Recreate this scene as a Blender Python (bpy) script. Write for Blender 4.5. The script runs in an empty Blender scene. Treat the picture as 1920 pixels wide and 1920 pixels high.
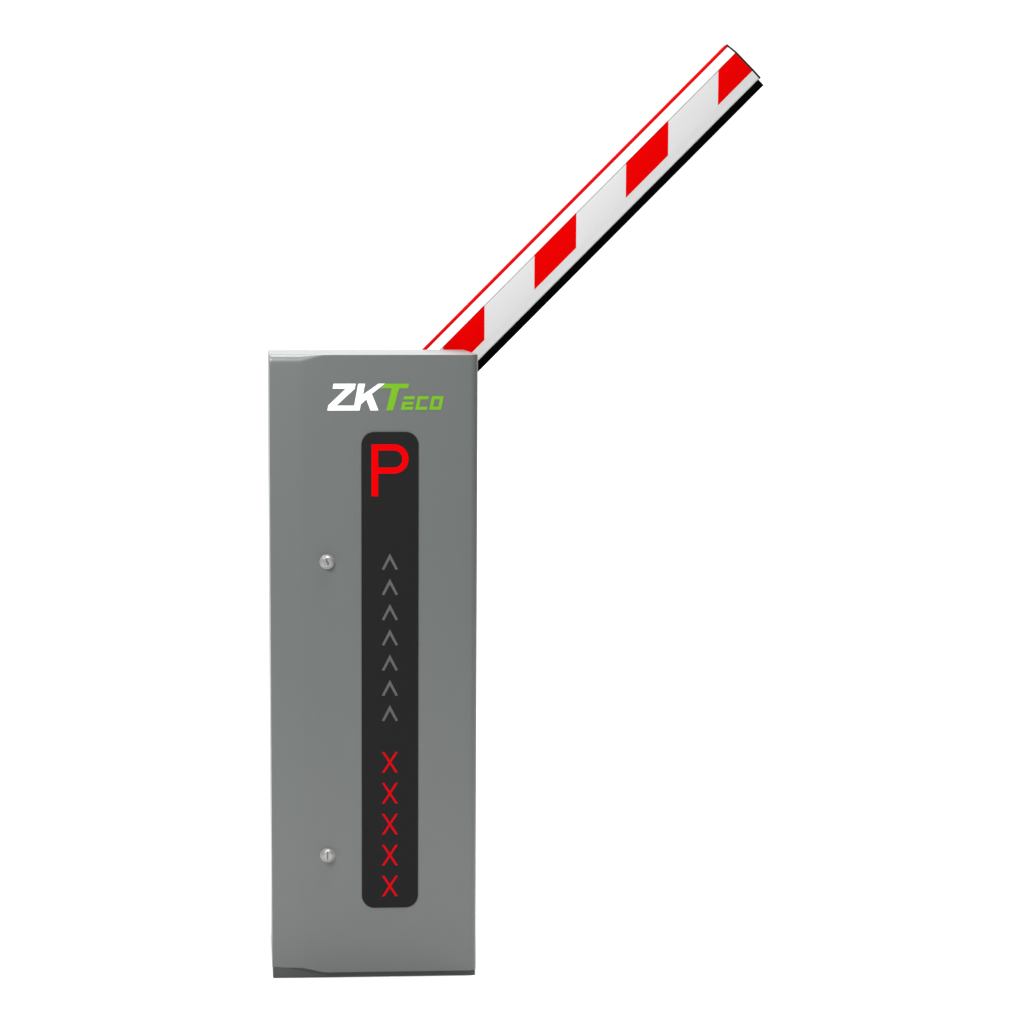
import bpy, bmesh, math
from mathutils import Vector, Matrix

scene = bpy.context.scene
COL = scene.collection

# ------------------------------------------------------------------ camera
cam_data = bpy.data.cameras.new("camera")
cam = bpy.data.objects.new("camera", cam_data)
COL.objects.link(cam)
scene.camera = cam
cam_data.sensor_width = 36.0
cam_data.lens = 93.74
cam_data.shift_x = 0.10377
cam_data.shift_y = 0.07417
cam_data.clip_start = 0.05
cam_data.clip_end = 200.0
YAW, PITCH, ROLL = -0.06104, 0.1146, -0.00066
_r = Vector((math.cos(YAW), math.sin(YAW), 0))
_f = Vector((-math.sin(YAW), math.cos(YAW), 0))
_u = _f * math.sin(PITCH) + Vector((0, 0, math.cos(PITCH)))
_d = _f * math.cos(PITCH) - Vector((0, 0, math.sin(PITCH)))
_r2 = _r * math.cos(ROLL) - _u * math.sin(ROLL)
_u2 = _r * math.sin(ROLL) + _u * math.cos(ROLL)
cam.matrix_world = Matrix((
    (_r2.x, _u2.x, -_d.x, -0.04201),
    (_r2.y, _u2.y, -_d.y, -4.19274),
    (_r2.z, _u2.z, -_d.z, 1.11489),
    (0, 0, 0, 1)))

# ------------------------------------------------------------------ world: dim studio room
world = bpy.data.worlds.new("World")
scene.world = world
world.use_nodes = True
_bg = world.node_tree.nodes["Background"]
_bg.inputs[0].default_value = (1.0, 1.0, 1.0, 1)
_bg.inputs[1].default_value = 0.08


def area_light(name, loc, target, size, power, size_y=None):
    d = bpy.data.lights.new(name, 'AREA')
    d.energy = power
    d.size = size
    if size_y:
        d.shape = 'RECTANGLE'
        d.size_y = size_y
    o = bpy.data.objects.new(name, d)
    COL.objects.link(o)
    o.location = loc
    o.rotation_euler = (Vector(target) - Vector(loc)).to_track_quat('-Z', 'Y').to_euler()
    return o


# studio softboxes: one high at the front left, one above, two washing the backdrop
area_light("key_softbox", (-0.8, -1.25, 2.0), (0.12, 0, 1.1), 0.7, 50)
area_light("overhead_softbox", (0.75, 0.4, 5.4), (0.5, 0.3, 0), 3.4, 495)
area_light("backdrop_wash", (0.8, 1.2, 5.2), (0.8, 4.1, 1.9), 8.0, 80, 1.0)

scene.view_settings.view_transform = 'Standard'
scene.view_settings.look = 'None'
scene.view_settings.exposure = 0.0
scene.view_settings.gamma = 1.0
scene.view_settings.use_curve_mapping = False
scene.render.engine = 'CYCLES'
scene.cycles.max_bounces = 8


# ------------------------------------------------------------------ materials
def material(name, color, rough=0.5, metallic=0.0, spec=0.5, vary=0.0, vary_scale=40.0,
             bump=0.0, bump_scale=600.0, emit=None, emit_strength=0.0, coat=0.0):
    m = bpy.data.materials.new(name)
    m.use_nodes = True
    nt = m.node_tree
    b = nt.nodes["Principled BSDF"]
    b.inputs["Base Color"].default_value = (*color, 1)
    b.inputs["Roughness"].default_value = rough
    b.inputs["Metallic"].default_value = metallic
    b.inputs["Specular IOR Level"].default_value = spec
    b.inputs["Coat Weight"].default_value = coat
    b.inputs["Coat Roughness"].default_value = 0.2
    tc = nt.nodes.new("ShaderNodeTexCoord")
    if vary > 0:
        n = nt.nodes.new("ShaderNodeTexNoise")
        n.inputs["Scale"].default_value = vary_scale
        n.inputs["Detail"].default_value = 5
        r = nt.nodes.new("ShaderNodeMapRange")
        r.inputs["To Min"].default_value = 1 - vary
        r.inputs["To Max"].default_value = 1 + vary
        mx = nt.nodes.new("ShaderNodeMix")
        mx.data_type = 'RGBA'
        mx.blend_type = 'MULTIPLY'
        mx.inputs["Factor"].default_value = 1.0
        mx.inputs["A"].default_value = (*color, 1)
        nt.links.new(tc.outputs["Object"], n.inputs["Vector"])
        nt.links.new(n.outputs["Fac"], r.inputs["Value"])
        nt.links.new(r.outputs["Result"], mx.inputs["B"])
        nt.links.new(mx.outputs["Result"], b.inputs["Base Color"])
    if bump > 0:
        n2 = nt.nodes.new("ShaderNodeTexNoise")
        n2.inputs["Scale"].default_value = bump_scale
        n2.inputs["Detail"].default_value = 3
        bp = nt.nodes.new("ShaderNodeBump")
        bp.inputs["Strength"].default_value = bump
        bp.inputs["Distance"].default_value = 0.0005
        nt.links.new(tc.outputs["Object"], n2.inputs["Vector"])
        nt.links.new(n2.outputs["Fac"], bp.inputs["Height"])
        nt.links.new(bp.outputs["Normal"], b.inputs["Normal"])
    if emit:
        b.inputs["Emission Color"].default_value = (*emit, 1)
        b.inputs["Emission Strength"].default_value = emit_strength
    return m


M_PAPER = material("white_backdrop_paper", (0.86, 0.86, 0.86), 0.9, spec=0.1, vary=0.01, vary_scale=3)
M_PAINT = material("grey_cabinet_paint", (0.113, 0.1225, 0.119), 0.32, metallic=0.0, spec=0.5, vary=0.012, vary_scale=9,
                   bump=0.012, bump_scale=900)
M_PLINTH = material("base_steel_and_shade", (0.066, 0.069, 0.068), 0.6, spec=0.3, vary=0.06)  # dark steel tone; also holds the shade under the cabinet's lower front edge
M_GLASS = material("smoked_display_panel", (0.0125, 0.0125, 0.0125), 0.5, spec=0.06, vary=0.03)
M_LED = material("lit_red_led", (0.06, 0.0, 0.0), 0.5, spec=0.0, emit=(1.0, 0.0005, 0.003), emit_strength=0.86)
M_LEDX = material("lit_red_cross", (0.06, 0.0, 0.0), 0.5, spec=0.0, emit=(1.0, 0.004, 0.012), emit_strength=0.68)
M_ARROW = material("unlit_arrow_grey", (0.09, 0.09, 0.09), 0.6, spec=0.1, vary=0.03)
M_WHITE_INK = material("white_logo_ink", (0.9, 0.9, 0.9), 0.5, spec=0.3, vary=0.01)
M_GREEN_INK = material("green_logo_ink", (0.135, 0.35, 0.012), 0.5, spec=0.1, vary=0.02)
M_CHROME = material("satin_lock_steel", (0.28, 0.28, 0.275), 0.32, metallic=0.2, coat=0.8, spec=0.6, vary=0.03, vary_scale=300)
M_SLOT = material("dark_key_slot", (0.10, 0.10, 0.098), 0.6, spec=0.2)
M_BOOM_WHITE = material("white_boom_paint", (0.56, 0.56, 0.56), 0.4, spec=0.35, vary=0.012, vary_scale=15)
M_BOOM_RED = material("red_reflective_tape", (0.60, 0.0006, 0.0006), 0.45, spec=0.0, vary=0.015, vary_scale=60)
M_TRIM_RED = material("red_edge_trim", (0.42, 0.003, 0.004), 0.6, spec=0.0, vary=0.03, vary_scale=60)
M_GROOVE = material("boom_joint_grey", (0.50, 0.51, 0.50), 0.6, spec=0.2)
M_RUBBER = material("black_rubber", (0.0015, 0.0015, 0.0015), 0.8, spec=0.0)
M_CAP = material("dark_green_end_cap", (0.009, 0.013, 0.011), 0.6, spec=0.05)
M_HUB = material("hub_steel", (0.25, 0.26, 0.26), 0.4, metallic=0.6, vary=0.04)

# ------------------------------------------------------------------ helpers
W, DEPTH, H = 0.32879, 0.300, 1.0
BASE = Vector((W / 2, DEPTH / 2, 0))


def finish(bm, angle=32):
    bmesh.ops.recalc_face_normals(bm, faces=bm.faces)
    lim = math.radians(angle)
    for f in bm.faces:
        f.smooth = True
    for e in bm.edges:
        if len(e.link_faces) == 2:
            e.smooth = e.calc_face_angle(0) < lim
        else:
            e.smooth = False


def link(name, bm, mats, parent=None, offset=None, angle=32):
    """one mesh object; vertices are given in world coordinates, the origin goes to `offset`"""
    finish(bm, angle)
    off = Vector(offset) if offset is not None else BASE
    bmesh.ops.translate(bm, verts=bm.verts, vec=-off)
    me = bpy.data.meshes.new(name)
    bm.to_mesh(me)
    bm.free()
    for m in (mats if isinstance(mats, (list, tuple)) else [mats]):
        me.materials.append(m)
    o = bpy.data.objects.new(name, me)
    COL.objects.link(o)
    if parent is not None:
        o.parent = parent
        p, chain = parent, Vector((0, 0, 0))
        while p is not None:
            chain += p.location
            p = p.parent
        o.location = off - chain
    else:
        o.location = off
    return o


def prism(bm, poly, y0, y1, mat=0):
    """polygon (x, z) extruded from y0 (front) to y1 (back)"""
    a = [bm.verts.new((x, y0, z)) for x, z in poly]
    b = [bm.verts.new((x, y1, z)) for x, z in poly]
    fs = [bm.faces.new(a), bm.faces.new(b[::-1])]
    n = len(poly)
    for i in range(n):
        fs.append(bm.faces.new((a[i], b[i], b[(i + 1) % n], a[(i + 1) % n])))
    for f in fs:
        f.material_index = mat
    return fs


def arc(cx, cz, r, a0, a1, n):
    return [(cx + r * math.cos(math.radians(a0 + (a1 - a0) * i / n)),
             cz + r * math.sin(math.radians(a0 + (a1 - a0) * i / n))) for i in range(n + 1)]


def rounded_rect(x0, z0, x1, z1, r, n=10):
    return (arc(x1 - r, z0 + r, r, -90, 0, n) + arc(x1 - r, z1 - r, r, 0, 90, n)
            + arc(x0 + r, z1 - r, r, 90, 180, n) + arc(x0 + r, z0 + r, r, 180, 270, n))


def smooth(a, b, x):
    t = max(0.0, min(1.0, (x - a) / (b - a)))
    return t * t * (3 - 2 * t)


# ------------------------------------------------------------------ the setting: white paper sweep
def build_backdrop():
    bm = bmesh.new()
    prof = [(-7.0, 0.0), (2.6, 0.0)]
    for i in range(1, 25):
        a = math.radians(90 * i / 24)
        prof.append((2.6 + 1.6 * math.sin(a), 1.6 - 1.6 * math.cos(a)))
    prof.append((4.2, 5.2))
    x0, x1 = -6.5, 7.5
    L = [bm.verts.new((x0, y, z)) for y, z in prof]
    R = [bm.verts.new((x1, y, z)) for y, z in prof]
    for i in range(len(prof) - 1):
        bm.faces.new((L[i], R[i], R[i + 1], L[i + 1]))
    o = link("backdrop", bm, M_PAPER, None, (0, 0, 0))
    o["kind"] = "structure"
    o["label"] = "seamless white studio sweep under and behind the barrier"
    return o


build_backdrop()

# ------------------------------------------------------------------ the barrier gate
gate = bpy.data.objects.new("barrier_gate", None)
COL.objects.link(gate)
gate.location = BASE
gate.empty_display_size = 0.2
gate["label"] = "grey parking barrier cabinet with dark display panel and raised red and white boom"
gate["category"] = "barrier gate"

X_BEND, X_FLAT = 0.044, 0.090      # the door pillar at the left blends into the main front here


def build_cabinet():
    bm = bmesh.new()
    pts = []                     # plan points: x, y, top fillet height, bottom rise
    rc = 0.0014
    y_l = 0.0056

    def fil(x):
        return 0.0009 + 0.0125 * (1 - smooth(X_BEND, X_FLAT, x))

    def rise(x):
        return 0.0090 + 0.0082 * (1 - smooth(X_BEND, X_FLAT, x))  # cut higher at the left, where dark plinth colour stands for fillet shade

    # front left corner, then along the front
    for i in range(5):
        a = math.radians(180 + 90 * i / 4)
        pts.append((rc + rc * math.cos(a), y_l + rc + rc * math.sin(a)))
    for i in range(1, 61):
        x = rc + (0.110 - rc) * i / 60
        # the pillar strip at the left leans back a little, with a soft fold to the main front
        q = x - 0.0515
        y = y_l / 0.0515 * 0.5 * (math.sqrt(q * q + 0.004 ** 2) - q)
        pts.append((x, y))
    R = 0.0135
    pts.append((W - R - 0.02, 0.0))
    for i in range(13):
        a = math.radians(-90 + 90 * i / 12)
        pts.append((W - R + R * math.cos(a), R + R * math.sin(a)))
    # right rear, left rear corners
    rb = 0.003
    for cxx, a0 in ((W - rb, 0), (rb, 90)):
        for i in range(5):
            a = math.radians(a0 + 90 * i / 4)
            pts.append((cxx + rb * math.cos(a), DEPTH - rb + rb * math.sin(a)))
    n = len(pts)
    NF = 9
    cols = []
    for (x, y) in pts:
        back = y > 0.02
        ft = 0.0009 if back else fil(x)
        fb = 0.009 if back else rise(x)
        dy = 0.0 if back else ft * 0.75
        col = [bm.verts.new((x, y + (0 if back else 0.0004), fb)), bm.verts.new((x, y, fb + 0.0006))]
        for k in range(0, 8):
            col.append(bm.verts.new((x, y, 0.04 + (0.95 - 0.04) * k / 7)))
        for k in range(NF):
            a = math.radians(78 * k / (NF - 1))
            col.append(bm.verts.new((x, y + dy * (1 - math.cos(a)), H - ft + ft * math.sin(a) / math.sin(math.radians(78)))))
        cols.append(col)
    m = len(cols[0])
    for i in range(n):
        A, B = cols[i], cols[(i + 1) % n]
        for k in range(m - 1):
            bm.faces.new((A[k], B[k], B[k + 1], A[k + 1]))
    bm.faces.new([c[-1] for c in cols])
    bm.faces.new([c[0] for c in cols][::-1])
    return link("cabinet", bm, M_PAINT, gate, angle=20)


cabinet = build_cabinet()


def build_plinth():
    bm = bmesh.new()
    # base plinth, raised at the left as dark stand-in for the fillet's shade
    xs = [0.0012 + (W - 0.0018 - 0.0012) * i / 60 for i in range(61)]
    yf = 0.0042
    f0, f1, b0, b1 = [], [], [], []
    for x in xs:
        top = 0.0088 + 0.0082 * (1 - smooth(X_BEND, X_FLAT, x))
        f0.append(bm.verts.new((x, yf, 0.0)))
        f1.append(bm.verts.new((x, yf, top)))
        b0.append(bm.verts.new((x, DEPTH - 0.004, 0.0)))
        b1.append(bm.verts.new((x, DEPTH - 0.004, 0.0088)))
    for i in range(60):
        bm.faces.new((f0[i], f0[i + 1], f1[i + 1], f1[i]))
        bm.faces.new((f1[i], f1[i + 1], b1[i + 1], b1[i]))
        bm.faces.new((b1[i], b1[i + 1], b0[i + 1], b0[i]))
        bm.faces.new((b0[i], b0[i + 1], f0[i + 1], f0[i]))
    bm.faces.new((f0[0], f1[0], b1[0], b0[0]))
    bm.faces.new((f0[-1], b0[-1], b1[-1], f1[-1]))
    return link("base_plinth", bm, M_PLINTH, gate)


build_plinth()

# ------------------------------------------------------------------ display panel and its symbols
PX0, PX1, PZ0, PZ1 = 0.1440, 0.2342, 0.1146, 0.8788
Y_PANEL = -0.0012
bm = bmesh.new()
prism(bm, rounded_rect(PX0, PZ0, PX1, PZ1, 0.0205, 12), Y_PANEL, 0.0010)
panel = link("display_panel", bm, M_GLASS, gate, ((PX0 + PX1) / 2, Y_PANEL, (PZ0 + PZ1) / 2))
YS0, YS1 = Y_PANEL - 0.0006, Y_PANEL + 0.0003

# letter P
bm = bmesh.new()
sx0, sx1 = 0.1601, 0.1704
prism(bm, [(sx0, 0.7775), (sx1, 0.7775), (sx1, 0.8593), (sx0, 0.8593)], YS0, YS1)
zt, zb = 0.8593, 0.8132
ro = (zt - zb) / 2
cz = (zt + zb) / 2
ri = ro - 0.0096
cx_ = 0.2184 - ro
outer = [(sx1, zb)] + arc(cx_, cz, ro, -90, 90, 24) + [(sx1, zt)]
inner = [(sx1, zt - 0.0095)] + arc(cx_, cz, ri, 90, -90, 24) + [(sx1, zb + 0.0098)]
prism(bm, outer + inner, YS0, YS1)
link("letter", bm, M_LED, panel, ((sx0 + 0.2184) / 2, YS0, 0.818))

XC = 0.18902


def symbol(name, poly, m, z):
    b = bmesh.new()
    prism(b, [(XC + px, z + pz) for px, pz in poly], YS0, YS1)
    return link(name, b, m, panel, (XC, YS0, z))


def symbol_copy(src, name, z):
    c = src.copy()
    c.name = name
    COL.objects.link(c)
    c.parent = panel
    c.location.z = z - panel.location.z
    return c


hw, hh, th = 0.0129, 0.0264, 0.0041
chev = [(0, 0), (hw, -hh + 0.0014), (hw - th + 0.0004, -hh), (0, -0.0093), (-hw + th - 0.0004, -hh), (-hw, -hh + 0.0014)]
apex = [0.6867, 0.6465, 0.6062, 0.5658, 0.5253, 0.4847, 0.4441]
first = symbol("arrow", chev, M_ARROW, apex[0])
for z in apex[1:]:
    symbol_copy(first, "arrow", z)

# crosses: two slim strokes
a, h2, w2 = 0.0129, 0.0167, 0.0021
dx, dz = a - w2, h2
L_ = math.hypot(dx, dz)
hx = 0.0016 * L_ / dz           # half width measured along x
kz = hx * dz / dx
cross = [(-hx + dx, h2), (hx + dx, h2), (hx, 0), (hx + dx, -h2), (-hx + dx, -h2), (0, -kz),
         (hx - dx, -h2), (-hx - dx, -h2), (-hx, 0), (-hx - dx, h2), (hx - dx, h2), (0, kz)]
zx = [0.3515, 0.3013, 0.2510, 0.2006, 0.1500]
first = symbol("cross_mark", cross, M_LEDX, zx[0])
for z in zx[1:]:
    symbol_copy(first, "cross_mark", z)

# ------------------------------------------------------------------ printed lettering above the display
MM = 0.001
Zp = [(100.5, 954.7), (135.4, 954.7), (133.75, 946.8), (104.9, 920.4), (132.9, 920.4), (131.52, 912.7),
      (90.58, 912.7), (92.24, 920.75), (119.79, 947.0), (99.0, 947.0)]
Kp = [(139.22, 954.7), (150.14, 954.7), (146.84, 937.74), (171.43, 954.7), (181.26, 954.7), (160.5, 938.8),
      (171.08, 912.7), (158.51, 912.7), (152.08, 930.1), (143.33, 922.49), (141.35, 912.7), (131.52, 912.7),
      (132.9, 920.4)]
Tp = [(182.3, 954.7), (219.85, 954.7), (217.67, 947.4), (203.67, 947.4), (194.05, 912.7), (183.44, 912.7),
      (191.97, 947.4), (174.6, 947.4)]


def slant(ox, pts, z0=913.5, k=0.21):
    return [(ox + x + k * z, z0 + z) for x, z in pts]


hE, tE = 21.5, 5.0
Ep1 = slant(206.4, [(0.4, hE - tE), (0.4, hE), (17.8, hE), (17.8, hE - tE)])
Ep2 = slant(206.4, [(0, 0), (18.6, 0), (18.6, tE), (5.2, tE), (5.2, 7.9), (17.4, 7.9), (17.4, 12.7), (0, 12.7)])
Cp = slant(229.0, [(0, 0), (18.4, 0), (18.4, tE), (5.2, tE), (5.2, hE - tE), (17.2, hE - tE), (17.2, hE), (0, hE)])
Oo = slant(251.0, [(0, 0), (18.6, 0), (18.6, hE), (0, hE)])
Oi = slant(251.0, [(5.2, tE), (13.4, tE), (13.4, hE - tE), (5.2, hE - tE)])


def ink(name, polys, m, parent=None, ring=None):
    b = bmesh.new()
    for p in polys:
        prism(b, [(x * MM, z * MM) for x, z in p], -0.0004, 0.0004)
    if ring:
        o4, i4 = ring
        for i in range(4):
            j = (i + 1) % 4
            prism(b, [(x * MM, z * MM) for x, z in (o4[i], o4[j], i4[j], i4[i])], -0.0004, 0.0004)
        bmesh.ops.remove_doubles(b, verts=b.verts, dist=1e-6)
    return link(name, b, m, parent or gate, (0.18, 0.0, 0.934))


ink("logo", [Zp, Kp], M_WHITE_INK)
ink("logo", [Tp, Ep1, Ep2, Cp], M_GREEN_INK, ring=(Oo, Oi))


# ------------------------------------------------------------------ cam locks
def build_lock(x, z, slot_angle, wavy):
    b = bmesh.new()
    prof = [(0.0118, 0.0005), (0.0118, -0.0012), (0.0104, -0.0016), (0.0103, -0.0044), (0.0098, -0.0054),
            (0.0074, -0.0082), (0.0068, -0.0085), (0.0064, -0.0085), (0.0062, -0.0081), (0.0, -0.0081)]
    N = 40
    rings = []
    for r, y in prof[:-1]:
        rings.append([b.verts.new((x + r * math.cos(2 * math.pi * i / N), y, z + r * math.sin(2 * math.pi * i / N)))
                      for i in range(N)])
    for A, B in zip(rings, rings[1:]):
        for i in range(N):
            b.faces.new((A[i], A[(i + 1) % N], B[(i + 1) % N], B[i]))
    b.faces.new(rings[-1])
    b.faces.new(rings[0][::-1])
    lock = link("lock", b, M_CHROME, gate, (x, 0, z), angle=28)
    b = bmesh.new()
    c, s = math.cos(math.radians(slot_angle)), math.sin(math.radians(slot_angle))
    if wavy:
        pl = [(-0.0009, 0.0052), (0.0011, 0.0050), (0.0012, 0.0012), (0.0024, -0.0004), (0.0018, -0.0052),
              (-0.0004, -0.0050), (-0.0002, -0.0012), (-0.0018, 0.0004)]
    else:
        pl = [(-0.0010, 0.0056), (0.0010, 0.0056), (0.0010, -0.0056), (-0.0010, -0.0056)]
    prism(b, [(x + px * c - pz * s, z + px * s + pz * c) for px, pz in pl], -0.0083, -0.0074)
    link("key_slot", b, M_SLOT, lock, (x, -0.0072, z))
    return lock


build_lock(0.0894, 0.6741, 12, True)
build_lock(0.0889, 0.2018, 0, False)

# ------------------------------------------------------------------ boom arm, raised at 45 degrees behind the cabinet
S = math.sqrt(0.5)
N_TOP = -0.5199                     # upper edge of the arm, measured across it
T0, T1 = 0.700, 1.6178              # along the arm
YF, YB = 0.335, 0.380               # front and back faces


def tn(t, n, y):
    """along the arm, across it (down to the right), depth"""
    n = N_TOP + n
    return ((t + n) * S, y, (t - n) * S)


def extrude_section(bm, sec, t0, t1, mat=0, caps=True):
    A = [bm.verts.new(tn(t0, n, y)) for n, y in sec]
    B = [bm.verts.new(tn(t1, n, y)) for n, y in sec]
    k = len(sec)
    for i in range(k):
        f = bm.faces.new((A[i], B[i], B[(i + 1) % k], A[(i + 1) % k]))
        f.material_index = mat
    if caps:
        for f in (bm.faces.new(A), bm.faces.new(B[::-1])):
            f.material_index = mat


PIVOT = Vector((0.205, 0.3575, 0.878))
# body section, clockwise from the top front
BN = dict(top=0.0040, face=0.0203, low=0.0660, bot=0.0797)
SEC = [(0.0050, YF + 0.0125), (0.0058, YF + 0.0105), (0.0195, YF + 0.0009), (0.0201, YF + 0.0006), (0.0205, YF + 0.0016),
       (0.0226, YF + 0.0016), (0.0229, YF + 0.0001), (0.0240, YF), (0.0622, YF), (0.0640, YF + 0.0002),
       (0.0780, YF + 0.0020), (0.0797, YF + 0.0040)]
MIR = [(n, YF + YB - y) for n, y in SEC][::-1]


def build_boom():
    bm = bmesh.new()
    sec = SEC + MIR
    k = len(sec)
    A = [bm.verts.new(tn(T0, n, y)) for n, y in sec]
    B = [bm.verts.new(tn(T1, n, y)) for n, y in sec]
    # red tape blocks, cut upright while the arm stands at 45 degrees
    blocks = [(0.2978, 0.3683), (0.4527, 0.5236), (0.6073, 0.6787), (0.7625, 0.8335)]
    taped = {3: 2, 4: 2, 5: 2, 6: 0, 7: 0}        # strip of the section -> its material between the tape blocks
    for i, mt in list(taped.items()):
        taped[k - 2 - i] = mt

    def t_at(x, n):
        return min(T1, x / S - (N_TOP + n))

    rows = []
    for i, (n, y) in enumerate(sec):
        row = [A[i]]
        if i in taped or (i - 1) in taped:
            for xa, xb in blocks:
                for x in (xa, xb):
                    t = t_at(x, n)
                    row.append(B[i] if t >= T1 - 1e-6 else bm.verts.new(tn(t, n, y)))
        row.append(B[i])
        rows.append(row)
    for i in range(k):
        j = (i + 1) % k
        if i not in taped:
            va = [v for q, v in enumerate(rows[i]) if v not in rows[i][:q]]
            vb = [v for q, v in enumerate(rows[j]) if v not in rows[j][:q]]
            bm.faces.new(va + vb[::-1])
            continue
        for q in range(len(rows[i]) - 1):
            vs = []
            for v in (rows[i][q], rows[i][q + 1], rows[j][q + 1], rows[j][q]):
                if v not in vs:
                    vs.append(v)
            if len(vs) >= 3:
                f = bm.faces.new(vs)
                f.material_index = 1 if q % 2 == 1 else taped[i]
    bm.faces.new(A)
    bm.faces.new(B[::-1])
    bmesh.ops.remove_doubles(bm, verts=bm.verts, dist=1e-7)
    return link("boom", bm, [M_BOOM_WHITE, M_BOOM_RED, M_GROOVE], gate, PIVOT, angle=25)


boom = build_boom()

bm = bmesh.new()
yc = (YF + YB) / 2
extrude_section(bm, [(0.0, yc - 0.0060), (0.0, yc + 0.0060), (0.0014, yc + 0.0096), (0.0052, yc + 0.0105),
                     (0.0052, yc - 0.0105), (0.0014, yc - 0.0096)], T0 + 0.002, T1)
link("edge_trim", bm, M_TRIM_RED, boom, PIVOT)

bm = bmesh.new()
extrude_section(bm, [(0.0792, YF + 0.0062), (0.0806, YF + 0.0046), (0.0920, YF + 0.0052), (0.0934, YF + 0.0068),
                     (0.0934, YB - 0.0068), (0.0920, YB - 0.0052), (0.0806, YB - 0.0046), (0.0792, YB - 0.0062)],
                T0 + 0.002, T1 - 0.0015)
link("rubber_strip", bm, M_RUBBER, boom, PIVOT)

bm = bmesh.new()
cap = [(0.0008, YF + 0.0145)] + SEC[1:3] + SEC[7:-1] + [(0.0808, YF + 0.0034)]
extrude_section(bm, cap + [(n, YF + YB - y) for n, y in cap][::-1], T1, T1 + 0.0034)
link("end_cap", bm, M_CAP, boom, PIVOT)

# drive shaft and clamp that carry the arm, on the back of the cabinet
bm = bmesh.new()
NS = 32
for r, y0, y1 in ((0.030, DEPTH - 0.002, YF + 0.004), (0.048, DEPTH - 0.001, DEPTH + 0.010)):
    prism(bm, [(PIVOT.x + r * math.cos(2 * math.pi * i / NS), PIVOT.z + r * math.sin(2 * math.pi * i / NS))
               for i in range(NS)], y0, y1)
link("boom_hub", bm, M_HUB, gate, PIVOT)
